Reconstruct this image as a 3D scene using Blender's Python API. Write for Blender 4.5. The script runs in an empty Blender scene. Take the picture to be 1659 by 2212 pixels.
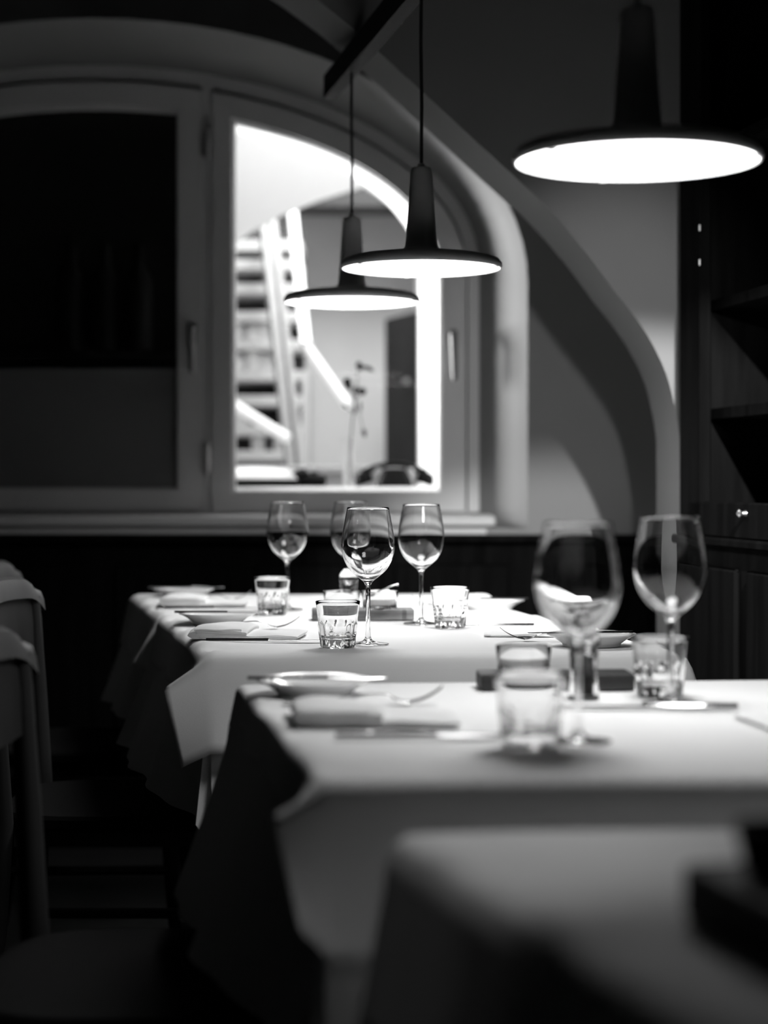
import bpy, math, random
from math import sin, cos, pi, sqrt, radians as R
from mathutils import Vector
random.seed(4)
C = bpy.context.scene.collection
S = bpy.context.scene
F, HZ, CX, CAMZ, TZ = 4022.0, 1042.0, 829.5, 1.017, 0.75

# ------------------------------------------------------------------ camera, world, lights, exposure
cam = bpy.data.objects.new('camera', bpy.data.cameras.new('camera'))
C.objects.link(cam); S.camera = cam
cam.location = (0, 0, CAMZ); cam.rotation_euler = (R(90), 0, 0)
cd = cam.data
cd.sensor_fit = 'VERTICAL'; cd.sensor_height = 44.0; cd.lens = 80.0
cd.shift_y = -64.0 / 2212.0
cd.clip_start = 0.05
cd.dof.use_dof = True; cd.dof.focus_distance = 3.06; cd.dof.aperture_fstop = 80.0 / 27.0

w = bpy.data.worlds.new('world'); S.world = w; w.use_nodes = True
w.node_tree.nodes['Background'].inputs[0].default_value = (0.02, 0.02, 0.02, 1)
w.node_tree.nodes['Background'].inputs[1].default_value = 0.01

def area(name, loc, target, size, power, spread=180):
    l = bpy.data.lights.new(name, 'AREA'); l.energy = power; l.size = size; l.spread = R(spread)
    o = bpy.data.objects.new(name, l); C.objects.link(o); o.location = loc
    o.rotation_euler = (Vector(target) - Vector(loc)).to_track_quat('-Z', 'Y').to_euler()
    return o
def spot(name, loc, target, power, angle, radius=0.03, blend=0.4):
    l = bpy.data.lights.new(name, 'SPOT'); l.energy = power; l.spot_size = R(angle)
    l.shadow_soft_size = radius; l.spot_blend = blend
    o = bpy.data.objects.new(name, l); C.objects.link(o); o.location = loc
    o.rotation_euler = (Vector(target) - Vector(loc)).to_track_quat('-Z', 'Y').to_euler()
    return o
# bright neighbouring room: ceiling lights near and far side of its vault arch
area('next_room_light', (-0.15, 6.35, 3.0), (-0.2, 6.55, 1.2), 0.9, 17)
area('next_room_light', (-0.1, 7.30, 3.0), (-0.1, 8.3, 1.2), 0.6, 66)
# out-of-frame spots: the one casting the arch's shadow, then two added ones
spot('unseen_spot', (0.62, 2.00, 1.78), (0.54, 4.0, 0.72), 330, 34, .012, .35)
spot('unseen_spot', (0.34, 1.1, 2.7), (0.04, 1.38, 0.75), 21, 16, .03, .9)  # added spot without a fixture, brightens the closest table
area('next_room_wall_light', (-1.32, 6.24, 1.55), (.38, 5.26, 1.62), .55, 28, 75)
spot('unseen_spot', (0.48, 2.00, 1.52), (0.52, 5.2, 1.28), 62, 22, .02, .9)  # added unseen spot that lifts the wall right of the niche
LAMP_L, LAMP_W = 6.0, 3.15          # diffuser glow, and the beam of each pendant lamp

S.view_settings.view_transform = 'Standard'; S.view_settings.look = 'None'
S.view_settings.exposure = 0.0; S.view_settings.gamma = 1.0
S.view_settings.use_curve_mapping = False
S.cycles.use_denoising = True
S.cycles.max_bounces = 14; S.cycles.transmission_bounces = 14; S.cycles.diffuse_bounces = 5
S.cycles.transparent_max_bounces = 16
S.cycles.sample_clamp_indirect = 6.0

# ------------------------------------------------------------------ materials
def mat(name, v, rough=0.6, metal=0.0, spec=0.5, noise=None, bump=None, sheen=0.0):
    m = bpy.data.materials.new(name); m.use_nodes = True
    nt = m.node_tree; b = nt.nodes['Principled BSDF']
    b.inputs['Base Color'].default_value = (v, v, v, 1)
    b.inputs['Roughness'].default_value = rough; b.inputs['Metallic'].default_value = metal
    b.inputs['Specular IOR Level'].default_value = spec
    if sheen: b.inputs['Sheen Weight'].default_value = sheen
    if noise or bump:
        tc = nt.nodes.new('ShaderNodeTexCoord')
        mp = nt.nodes.new('ShaderNodeMapping'); nt.links.new(tc.outputs['Object'], mp.inputs[0])
    if noise:                      # (scale vector, lo, hi)
        sc, lo, hi = noise
        mp.inputs['Scale'].default_value = sc
        n = nt.nodes.new('ShaderNodeTexNoise'); n.inputs['Scale'].default_value = 1.0; n.inputs['Detail'].default_value = 5
        nt.links.new(mp.outputs[0], n.inputs['Vector'])
        cr = nt.nodes.new('ShaderNodeValToRGB')
        cr.color_ramp.elements[0].color = (lo, lo, lo, 1); cr.color_ramp.elements[1].color = (hi, hi, hi, 1)
        cr.color_ramp.elements[0].position = 0.3; cr.color_ramp.elements[1].position = 0.7
        nt.links.new(n.outputs['Fac'], cr.inputs[0]); nt.links.new(cr.outputs[0], b.inputs['Base Color'])
    if bump:
        sc, st = bump
        n2 = nt.nodes.new('ShaderNodeTexNoise'); n2.inputs['Scale'].default_value = sc; n2.inputs['Detail'].default_value = 4
        nt.links.new(tc.outputs['Object'], n2.inputs['Vector'])
        bp = nt.nodes.new('ShaderNodeBump'); bp.inputs['Strength'].default_value = st; bp.inputs['Distance'].default_value = 0.004
        nt.links.new(n2.outputs['Fac'], bp.inputs['Height']); nt.links.new(bp.outputs[0], b.inputs['Normal'])
    return m
def emit(name, s):
    m = bpy.data.materials.new(name); m.use_nodes = True; nt = m.node_tree
    b = nt.nodes['Principled BSDF']; b.inputs['Base Color'].default_value = (.8, .8, .8, 1)
    b.inputs['Emission Color'].default_value = (1, 1, 1, 1); b.inputs['Emission Strength'].default_value = s
    return m
def glass(name, rough=0.0, ior=1.48):
    m = bpy.data.materials.new(name); m.use_nodes = True; nt = m.node_tree
    nt.nodes.remove(nt.nodes['Principled BSDF'])
    g = nt.nodes.new('ShaderNodeBsdfGlass'); g.inputs['IOR'].default_value = ior; g.inputs['Roughness'].default_value = rough
    nt.links.new(g.outputs[0], nt.nodes['Material Output'].inputs[0])
    return m
def pane_mat(name):
    m = bpy.data.materials.new(name); m.use_nodes = True; nt = m.node_tree
    nt.nodes.remove(nt.nodes['Principled BSDF'])
    t = nt.nodes.new('ShaderNodeBsdfTransparent'); t.inputs[0].default_value = (.96, .96, .96, 1)
    g = nt.nodes.new('ShaderNodeBsdfGlossy'); g.inputs['Roughness'].default_value = 0.01
    fr = nt.nodes.new('ShaderNodeFresnel'); fr.inputs[0].default_value = 1.28
    mx = nt.nodes.new('ShaderNodeMixShader')
    ge = nt.nodes.new('ShaderNodeNewGeometry'); mt = nt.nodes.new('ShaderNodeMath'); mt.operation = 'MULTIPLY'
    iv = nt.nodes.new('ShaderNodeMath'); iv.operation = 'SUBTRACT'; iv.inputs[0].default_value = 1.0     # reflect on the entry face only
    nt.links.new(ge.outputs['Backfacing'], iv.inputs[1]); nt.links.new(fr.outputs[0], mt.inputs[0]); nt.links.new(iv.outputs[0], mt.inputs[1])
    nt.links.new(mt.outputs[0], mx.inputs[0]); nt.links.new(t.outputs[0], mx.inputs[1]); nt.links.new(g.outputs[0], mx.inputs[2])
    nt.links.new(mx.outputs[0], nt.nodes['Material Output'].inputs[0])
    return m
M = dict(
    cloth=mat('white_linen', .82, .9, spec=.1, bump=(900, .12)),
    under=mat('white_undercloth', .72, .9, spec=.1, bump=(700, .15)),
    napkin=mat('napkin_linen', .82, .9, spec=.1, bump=(700, .2)),
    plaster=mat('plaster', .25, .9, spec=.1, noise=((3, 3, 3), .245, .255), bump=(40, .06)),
    vault=mat('vault_plaster', .22, .9, spec=.1, noise=((3, 3, 3), .215, .225), bump=(40, .06)),
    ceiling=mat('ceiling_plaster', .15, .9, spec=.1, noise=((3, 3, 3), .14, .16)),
    panelling_and_shade=mat('dark_panelling_and_shade', .05, .6, spec=.2, noise=((3, 3, 3), .04, .06)),  # side walls' panelling, also the painted shade on the lunette
    paint=mat('window_paint', .55, .45, spec=.4, noise=((8, 8, 8), .54, .56)),
    white=mat('white_paint', .8, .7, spec=.2, noise=((4, 4, 4), .78, .82)),
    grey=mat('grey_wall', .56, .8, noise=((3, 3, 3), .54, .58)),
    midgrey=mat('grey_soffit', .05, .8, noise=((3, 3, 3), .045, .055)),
    wood=mat('dark_wood', .006, .8, spec=.02, noise=((30, 30, 3), .003, .008)),
    chair=mat('chair_wood', .08, .5, spec=.3, noise=((20, 20, 4), .07, .09)),
    seat=mat('dark_seat', .008, .8, spec=.05, noise=((60, 60, 60), .007, .009)),
    chair_dark=mat('dark_chair_wood', .025, .55, spec=.2, noise=((20, 20, 4), .02, .03)),
    board=mat('oak_board', .16, .55, spec=.3, noise=((12, 120, 120), .08, .24)),
    darkboard=mat('dark_board', .03, .55, spec=.3, noise=((12, 120, 120), .02, .05)),
    floor=mat('floor_wood', .03, .5, spec=.3, noise=((8, 60, 8), .015, .045)),
    lamp=mat('lamp_lacquer', .75, .5, spec=.35, noise=((60, 60, 60), .74, .76)),
    rail=mat('rail_metal', .008, .6, spec=.1, noise=((60, 60, 60), .007, .009)),
    cord=mat('cord_fabric', .03, .8, noise=((400, 400, 400), .02, .04)),
    glow=emit('lamp_diffuser', LAMP_L),
    tube=emit('tube_bright', 2.5), tube2=emit('tube_soft', 0.4),
    glass=glass('clear_glass'), acrylic=glass('clear_acrylic', 0.02, 1.45), pane=pane_mat('window_glass'),
    ceramic=mat('white_porcelain', .8, .12, spec=.5, noise=((50, 50, 50), .79, .81)),
    steel=mat('polished_steel', .55, .16, metal=1.0, noise=((200, 20, 20), .5, .6)),
    satin=mat('satin_metal', .5, .35, metal=.9, noise=((200, 200, 200), .45, .55)),
    black=mat('black_plastic', .01, .6, spec=.08, noise=((80, 80, 80), .01, .015)),
    dark=mat('dark_interior', .012, .7, spec=.2, noise=((5, 5, 5), .01, .014)),
    film=mat('frosted_film', .2, .6, spec=.2, noise=((3, 3, 3), .19, .21)),
    paper=mat('paper', .85, .8, noise=((30, 30, 30), .83, .87)),
    salt=mat('salt', .85, .8, bump=(800, .8)),
    pepper=mat('peppercorns', .015, .6, noise=((400, 400, 400), .01, .03)),
    leaf=mat('dried_leaf', .006, .8, spec=.1, noise=((100, 100, 100), .004, .008)),
    jar=mat('glazed_jar', .88, .12, noise=((30, 30, 30), .86, .9)),
    pale=mat('pale_wood', .36, .6, noise=((30, 30, 4), .33, .39)),
    handle=mat('handle_metal', .18, .5, metal=.3, noise=((100, 100, 100), .17, .19)),
    metal_d=mat('dark_bronze', .1, .35, metal=.6, noise=((100, 100, 100), .08, .12)),
)

# ------------------------------------------------------------------ mesh helpers
class MB:
    def __init__(s): s.v = []; s.f = []
    def add(s, v, f):
        o = len(s.v); s.v += [tuple(p) for p in v]; s.f += [tuple(i + o for i in q) for q in f]; return s
    def box(s, x0, x1, y0, y1, z0, z1, b=0.0):
        if b <= 0:
            v = [(x, y, z) for z in (z0, z1) for y in (y0, y1) for x in (x0, x1)]
            return s.add(v, [(0, 2, 3, 1), (4, 5, 7, 6), (0, 1, 5, 4), (2, 6, 7, 3), (0, 4, 6, 2), (1, 3, 7, 5)])
        # chamfered on top and sides: stack of rounded rectangles
        prof = [(b, z0), (0, z0 + b), (0, z1 - b), (b, z1)]
        rings = []
        for ins, z in prof:
            X0, X1, Y0, Y1 = x0 + ins, x1 - ins, y0 + ins, y1 - ins
            rings.append([(X0 + b, Y0, z), (X1 - b, Y0, z), (X1, Y0 + b, z), (X1, Y1 - b, z),
                          (X1 - b, Y1, z), (X0 + b, Y1, z), (X0, Y1 - b, z), (X0, Y0 + b, z)])
        return s.loft(rings, cap=True)
    def loft(s, rings, cap=True, closed=True):
        n = len(rings[0]); v = [p for r in rings for p in r]; f = []
        for k in range(len(rings) - 1):
            for i in range(n if closed else n - 1):
                j = (i + 1) % n
                f.append((k * n + i, k * n + j, (k + 1) * n + j, (k + 1) * n + i))
        if cap:
            f.append(tuple(reversed(range(n)))); f.append(tuple((len(rings) - 1) * n + i for i in range(n)))
        return s.add(v, f)
    def lathe(s, prof, n=48, c=(0, 0, 0), mod=None):
        v = []; f = []; idx = []
        for (r, z) in prof:
            if r < 1e-6:
                idx.append([len(v)]); v.append((c[0], c[1], c[2] + z))
            else:
                row = []
                for i in range(n):
                    a = 2 * pi * i / n; rr = r * (mod(a, z) if mod else 1)
                    row.append(len(v)); v.append((c[0] + rr * cos(a), c[1] + rr * sin(a), c[2] + z))
                idx.append(row)
        for k in range(len(idx) - 1):
            A, B = idx[k], idx[k + 1]
            if len(A) == 1 and len(B) == 1: continue
            for i in range(n):
                j = (i + 1) % n
                if len(A) == 1: f.append((A[0], B[j], B[i]))
                elif len(B) == 1: f.append((A[i], A[j], B[0]))
                else: f.append((A[i], A[j], B[j], B[i]))
        return s.add(v, f)
    def tube(s, pts, r, n=10, cap=True):
        pts = [Vector(p) for p in pts]; rings = []
        rr = r if isinstance(r, (list, tuple)) else [r] * len(pts)
        up = None
        for i, p in enumerate(pts):
            d = (pts[min(i + 1, len(pts) - 1)] - pts[max(i - 1, 0)]).normalized()
            if up is None:
                up = Vector((0, 0, 1)) if abs(d.z) < .9 else Vector((1, 0, 0))
            a = (up - d * up.dot(d)).normalized(); b = d.cross(a); up = a
            rings.append([tuple(p + (a * cos(2 * pi * k / n) + b * sin(2 * pi * k / n)) * rr[i]) for k in range(n)])
        return s.loft(rings, cap)
    def bar(s, p, q, wx, wz):      # rectangular bar
        p, q = Vector(p), Vector(q); d = (q - p).normalized()
        up = Vector((0, 0, 1)) if abs(d.z) < .95 else Vector((0, 1, 0))
        a = d.cross(up).normalized(); b = a.cross(d)
        rings = [[tuple(e + a * sx * wx / 2 + b * sz * wz / 2) for sx, sz in ((-1, -1), (1, -1), (1, 1), (-1, 1))] for e in (p, q)]
        return s.loft(rings)
    def grid(s, rows):
        n = len(rows[0]); v = [p for r in rows for p in r]; f = []
        for k in range(len(rows) - 1):
            for i in range(n - 1):
                f.append((k * n + i, k * n + i + 1, (k + 1) * n + i + 1, (k + 1) * n + i))
        return s.add(v, f)
    def build(s, name, m, parent=None, angle=38, fix=True):
        me = bpy.data.meshes.new(name); me.from_pydata(s.v, [], s.f)
        if fix:
            import bmesh
            bm = bmesh.new(); bm.from_mesh(me); bmesh.ops.recalc_face_normals(bm, faces=bm.faces); bm.to_mesh(me); bm.free()
        me.polygons.foreach_set('use_smooth', [True] * len(me.polygons))
        me.set_sharp_from_angle(angle=R(angle))
        me.materials.append(m)
        o = bpy.data.objects.new(name, me); C.objects.link(o)
        if parent: o.parent = parent
        return o
def tag(o, label=None, cat=None, group=None, kind=None):
    if label: o['label'] = label
    if cat: o['category'] = cat
    if group: o['group'] = group
    if kind: o['kind'] = kind
    return o
def thing(name, label, cat, loc=(0, 0, 0), rz=0.0, group=None):
    o = bpy.data.objects.new(name, None); C.objects.link(o); o.empty_display_size = .05
    o.location = loc; o.rotation_euler = (0, 0, rz)
    return tag(o, label, cat, group)
def dup(root, label, loc, rz=0.0):
    kids = [o for o in bpy.data.objects if o.parent == root]
    r = root.copy(); C.objects.link(r); r.location = loc; r.rotation_euler = (0, 0, rz); r['label'] = label
    for ch in kids:
        gk = [o for o in bpy.data.objects if o.parent == ch]
        c = ch.copy(); C.objects.link(c); c.parent = r
        for g in gk:
            d = g.copy(); C.objects.link(d); d.parent = c
    return r
def struct(name, mb, m, label=None, parent=None, **k):
    o = mb.build(name, m, parent, **k)
    if not parent: o['kind'] = 'structure'
    if label: o['label'] = label
    return o
def at(x, y, Y): return Vector(((x - CX) * Y / F, Y, CAMZ - (y - HZ) * Y / F))

# ------------------------------------------------------------------ room shell
YW, YF = 5.20, 5.44                      # wall face, window frame plane
XC = -0.8518
def arch(a, b, c, z0, xc=XC, n=40, y=0.0):        # bottom right, up over the arch, bottom left
    p = [(xc + a, y, z0), (xc + a, y, z0 + (c - z0) * .5)]
    for i in range(n + 1):
        t = pi * i / n
        p.append((xc + a * cos(t), y, c + b * sin(t)))
    p += [(xc - a, y, z0 + (c - z0) * .5), (xc - a, y, z0)]
    return p
def cell_ring(inner, x0, x1, z1):        # joins an arch loop to the wall's outer rectangle
    out = []
    n = len(inner); nh = n // 2
    for i, (x, y, z) in enumerate(inner):
        if i <= 2: out.append((x1, y, z))
        elif i >= n - 3: out.append((x0, y, z))
        else:
            t = (i - 2) / (n - 5)
            if t < .25: out.append((x1, y, inner[2][2] + (z1 - inner[2][2]) * t / .25))
            elif t > .75: out.append((x0, y, z1 - (z1 - inner[2][2]) * (t - .75) / .25))
            else: out.append((x1 + (x0 - x1) * (t - .25) / .5, y, z1))
    return out
struct('floor', MB().box(-3, 2.2, -2.2, 5.3, -.1, 0), M['floor'], 'dark wooden floor lost in shadow')
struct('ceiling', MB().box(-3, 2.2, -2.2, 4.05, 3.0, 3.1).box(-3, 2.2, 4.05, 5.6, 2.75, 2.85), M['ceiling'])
struct('wall_left', MB().box(-3.1, -3, -2.2, 5.6, 0, 3), M['panelling_and_shade'])
struct('wall_front', MB().box(-3, 2.2, -2.3, -2.2, 0, 3), M['panelling_and_shade'])
ZS = 0.885
nich = arch(1.215, .737, 1.577, ZS, -.814, y=YW)
ring = cell_ring(nich, -3, 1.6, 2.8)
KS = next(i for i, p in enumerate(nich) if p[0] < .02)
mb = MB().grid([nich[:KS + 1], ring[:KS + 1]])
struct('wall_lunette', MB().grid([nich[KS:], ring[KS:]]), M['panelling_and_shade'], 'back wall around the upper left of the niche, shade put into its dark colour', angle=25, fix=False)  # same back wall, its lack of light put into a darker colour
mb.grid([[(-3, YW, 0), (1.6, YW, 0)], [(-3, YW, ZS), (1.6, YW, ZS)]])
# rounded niche corner and splayed reveal
rev = arch(1.130, .593, 1.6435, ZS, XC, y=YF)
def lerp(A, B, t): return [tuple(a[k] + (b[k] - a[k]) * t for k in range(3)) for a, b in zip(A, B)]
mb.grid([nich, lerp(nich, rev, .5), rev])
wb = struct('wall_back', mb, M['plaster'], 'plastered back wall with a deep arched window niche', angle=25, fix=False)

# transverse arch between the bays (its near face, its soffit, its back face)
R_ARCH = [(.635, 0), (.635, .6), (.635, 1.05), (.633, 1.128), (.622, 1.19), (.606, 1.25), (.576, 1.315), (.536, 1.377), (.488, 1.437), (.42, 1.528), (.349, 1.61),
          (.285, 1.67), (.219, 1.73), (.105, 1.835), (-.014, 1.944), (-.15, 2.06), (-.3, 2.165), (-.5, 2.27), (-.72, 2.33), (-.95, 2.35)]
# smooth interpolate
def dens(P, k=3):
    out = []
    for i in range(len(P) - 1):
        p0, p1, p2, p3 = P[max(i - 1, 0)], P[i], P[i + 1], P[min(i + 2, len(P) - 1)]
        for j in range(k):
            t = j / k
            out.append(tuple(.5 * (2 * p1[c] + (p2[c] - p0[c]) * t + (2 * p0[c] - 5 * p1[c] + 4 * p2[c] - p3[c]) * t * t +
                                   (3 * p1[c] - p0[c] - 3 * p2[c] + p3[c]) * t ** 3) for c in range(len(p1))))
    return out + [P[-1]]
ra = dens(R_ARCH)
la = [(-1.9 - x, z) for x, z in reversed(ra)][1:]
full = ra + la
YA0, YA1 = 4.0, 4.34
def outer_pt(x, z, i, n):
    t = i / (n - 1)
    if t < .32: return (2.2, z if z < 1.2 else 1.2 + (3.0 - 1.2) * (t - .1) / .22 if t > .1 else z)
    if t > .68:
        t = 1 - t
        return (-3.0, z if z < 1.2 else 1.2 + (3.0 - 1.2) * (t - .1) / .22 if t > .1 else z)
    return (2.2 - 5.2 * (t - .32) / .36, 3.0)
n = len(full)
mb = MB()
inn = [(x, YA0, z) for x, z in full]
out = []
for i, (x, z) in enumerate(full):
    ox, oz = outer_pt(x, z, i, n); out.append((ox, YA0, min(oz, 3.0)))
mb.grid([inn, out])
soff = [[(x, YA0 + (YA1 - YA0) * t, z) for x, z in full] for t in (0, .5, 1)]
mb.grid(soff)
mb.grid([[(p[0], YA1, p[2]) for p in inn], [(p[0], YA1, p[2]) for p in out]])
struct('wall_arch', mb, M['vault'], 'plastered wall pierced by a wide vault arch in front of the window bay', angle=30, fix=False)

# wainscot under the window
t1 = struct('trim_1', MB().box(-2.9, 1.2, YW - .02, YW - .001, 0, .86), M['wood'], 'dark wooden wainscot below the window')
MB().box(-2.9, 1.2, YW - .055, YW - .001, .85, .872, .004).build('cap_rail', M['wood'], t1)
pm = None
for k in range(10):
    x0 = -2.7 + k * .39
    p = MB().box(0, .32, YW - .034, YW - .02, .3, .79, .006).build('panel', M['wood'], t1) if pm is None else None
    if p is None:
        p = pm.copy(); C.objects.link(p)
    else: pm = p
    p.location.x = x0

# ------------------------------------------------------------------ window
def win_loop(xl, xr, z0, a, b, c, y=0, xc=XC, n=24):
    """leaf outline: bottom left, bottom right, then along the arch from xr back to xl"""
    tl, tr = (math.acos(max(-1, min(1, (q - xc) / a))) for q in (xl, xr))
    p = [(xl, y, z0), (xr, y, z0), (xr, y, z0 + (c + b * sin(tr) - z0) * .5)]
    for i in range(n + 1):
        t = tr + (tl - tr) * i / n
        p.append((xc + a * cos(t), y, c + b * sin(t)))
    return p
def ringframe(mb, outer, inner, y0, y1):
    o0 = [(p[0], y0, p[2]) for p in outer]; i0 = [(p[0], y0, p[2]) for p in inner]
    o1 = [(p[0], y1, p[2]) for p in outer]; i1 = [(p[0], y1, p[2]) for p in inner]
    rows = [o1, o0, i0, i1, o1]
    rows = [r + [r[0]] for r in rows]
    return mb.grid(rows)
def mirror(L, xc): return [(2 * xc - x, y, z) for x, y, z in L]
win = bpy.data.objects.new('window_1', None); C.objects.link(win); win['kind'] = 'structure'
win['label'] = 'arched two-leaf casement window set deep in the back wall'
fo = arch(1.145, .607, 1.6435, ZS, XC); fi = arch(1.097, .560, 1.636, ZS + .04, XC)
mb = MB()
rows = [[(p[0], YF + .07, p[2]) for p in fo], [(p[0], YF, p[2]) for p in fo], [(p[0], YF, p[2]) for p in fi], [(p[0], YF + .07, p[2]) for p in fi]]
mb.grid(rows)
fs = arch(1.066, .532, 1.633, ZS + .075, XC)
mb.grid([[(p[0], YF + .07, p[2]) for p in fi], [(p[0], YF + .053, p[2]) for p in fi], [(p[0], YF + .053, p[2]) for p in fs], [(p[0], YF + .07, p[2]) for p in fs]])
mb.box(-1.99, .2, YF + .053, YF + .07, ZS, ZS + .08); mb.box(-1.99, .29, YF, YF + .07, ZS - .02, ZS + .045)
mb.box(-.532, -.4985, YF + .004, YF + .07, ZS, 2.19).box(-1.355, -1.3215, YF + .004, YF + .07, ZS, 2.19)
mb.build('window_frame', M['paint'], win)
def leaf_sash(xl, xr, il, ir, z0, zi):
    o = win_loop(xl, xr, z0, 1.0893, .555, 1.627); i = win_loop(il, ir, zi, 1.019, .490, 1.6286)
    sash = ringframe(MB(), o, i, YF - .022, YF + .05).build('sash', M['paint'], win, angle=30)
    i2 = win_loop(il + .007, ir - .007, zi + .0075, 1.012, .483, 1.6286)
    ringframe(MB(), i, i2, YF + .0, YF + .045).build('glazing_bead', M['paint'], sash)
    return sash, i2
sash_r, si2 = leaf_sash(-.500, XC + 1.0893, -.442, XC + 1.019, .9316, .9845)
sash_l, si2_l = leaf_sash(-1.325, -.530, -1.257, -.598, .9366, .9935)
sash_f, si2_f = leaf_sash(XC - 1.0893, -1.354, XC - 1.019, -1.412, .9366, .9935)
def pane_mesh(L, y0, y1):
    n = len(L); return MB().add([(p[0], y0, p[2]) for p in L] + [(p[0], y1, p[2]) for p in L],
        [tuple(range(n)), tuple(reversed(range(n, 2 * n)))] + [(i, (i + 1) % n, n + (i + 1) % n, n + i) for i in range(n)])
pane_mesh(si2, YF + .02, YF + .024).build('pane', M['pane'], sash_r)
pane_mesh(si2_l, YF + .02, YF + .024).build('pane', M['pane'], sash_l)
pane_mesh(si2_f, YF + .02, YF + .024).build('pane', M['pane'], sash_f)
for sash, hx, z0 in ((sash_r, .200, 1.325), (sash_l, -.5575, 1.345)):
    h = MB().box(hx - .013, hx + .013, YF - .032, YF - .022, z0 + .075, z0 + .135, .003)
    h.tube([(hx, YF - .03, z0 + .115), (hx, YF - .065, z0 + .115)], .009)
    h.tube([(hx, YF - .062, z0 + .12), (hx + .001, YF - .068, z0 + .09), (hx + .003, YF - .07, z0 + .03), (hx + .004, YF - .068, z0 - .012)], [.010, .010, .009, .008])
    h.build('handle', M['handle'], sash)
for z in (1.085, 2.0):
    h = MB().tube([(-.514, YF - .034, z - .045), (-.514, YF - .034, z + .045)], .0085, 12)
    h.tube([(-.514, YF - .034, z - .012), (-.514, YF - .034, z + .012)], .010, 12)
    h.box(-.535, -.495, YF - .028, YF - .022, z - .035, z + .035)
    h.build('hinge', M['satin'], win)
# interior sill board
MB().box(-2.01, .31, YW - .035, YF + .02, .893, .925, .006).box(-1.98, .285, YW - .015, YF, .873, .894).build('window_sill', M['paint'], win)
# frosted film on the lower half of the left leaf
MB().box(-1.262, -.592, YF + .028, YF + .032, .98, 1.352).build('frosted_film', M['film'], win)

# dark compartment behind the left leaf, with bottles on its shelf
mb = MB().box(-1.98, -.50, 5.635, 5.655, .85, 2.45).box(-2.03, -1.98, 5.53, 5.655, .85, 2.45).box(-.53, -.50, 5.56, 5.655, .85, 2.45)
mb.box(-1.98, -.5, 5.53, 5.655, 2.4, 2.45).box(-1.98, -.53, 5.53, 5.635, .85, .97)
cmp_ = mb.build('wine_cupboard', M['dark'])
tag(cmp_, 'dark cupboard recess seen through the left window leaf', 'cupboard')
bt = None
for k, px in enumerate((155, 228, 302)):
    X = (px - CX) * 5.59 / F
    if bt is None:
        bt = MB().lathe([(0, 0), (.036, 0), (.038, .01), (.038, .2), (.033, .225), (.016, .25), (.014, .31), (.015, .315), (.0, .317)], 24).build('wine_bottle', M['black'])
        o = bt
    else:
        o = bt.copy(); C.objects.link(o)
    o.location = (X, 5.592, 1.4125)
    tag(o, ('dark wine bottle behind the left pane, the one farthest from the window mullion',
            'dark wine bottle behind the left pane, middle one of the three',
            'dark wine bottle behind the left pane, the one closest to the window mullion')[k], 'bottle', 'bottles in the dark cupboard')
tag(MB().box(-1.45, -.53, 5.56, 5.634, 1.38, 1.412).build('cupboard_shelf', M['dark']), 'dark shelf carrying the bottles behind the left pane', 'shelf')

# ------------------------------------------------------------------ neighbouring room behind the right leaf
YB = 5.95
ro = arch(1.145, .607, 1.6435, .9, XC, y=5.515); ri = arch(.9635, .474, 1.697, .9, XC, y=YB)
mb = MB().grid([ro, lerp(ro, ri, .5), ri])
mb.grid([ri, cell_ring(ri, -2.2, 1.4, 3.1)])
struct('wall_window_back', mb, M['white'], 'white reveal of the window on the side of the bright room', angle=30, fix=False)
struct('trim_2', MB().box(-.50, .3, 5.53, 6.02, .95, .995)    .loft([[(x, 5.50, .984), (x, 5.505, .988), (x, 5.56, 1.003), (x, 5.60, 1.003), (x, 5.60, .984)] for x in (-.45, .17)]), M['white'], 'white sill on the bright side of the window')
struct('floor_next_room', MB().box(-2.2, 1.8, 5.96, 9.2, -.1, 0), M['grey'])
struct('ceiling_next_room', MB().box(-2.2, 1.8, 5.96, 9.2, 3.1, 3.2), M['white'])
struct('wall_next_room_side', MB().box(-2.3, -2.2, 5.96, 9.2, 0, 3.2).box(1.4, 1.5, 5.96, 9.2, 0, 3.2), M['white'])
struct('wall_next_room_back', MB().box(-2.2, 1.8, 9.0, 9.1, 0, 3.2), M['grey'], 'pale grey far wall of the bright room')
# pointed vault arch
YV = 6.9
VA = [at(x, y, YV) for x, y in ((1130, 640), (1010, 560), (930, 500), (850, 447), (785, 403), (690, 432), (600, 468), (540, 502), (480, 545), (380, 640), (300, 740))]
lo = [(p.x, YV, p.z) for p in VA]; hi = [(p.x, YV, 3.1) for p in VA]
mb = MB().grid([lo, hi]); mb.grid([lo, [(p.x, YV + .06, p.z + .005) for p in VA]])
mb.grid([[(1.4, YV, 0), (1.4, YV, 3.1)], [(lo[0][0], YV, 0), hi[0]]]); mb.grid([[(lo[-1][0], YV, 0), hi[-1]], [(-2.2, YV, 0), (-2.2, YV, 3.1)]])
struct('wall_vault', mb, M['white'], 'white vaulted ceiling web of the bright room', angle=15, fix=False)
struct('beam_1', MB().box(-.6, .3, 8.3, 8.6, CAMZ + 597 * 8.3 / F, 3.1), M['midgrey'], 'grey soffit beam high in the bright room')
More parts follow.
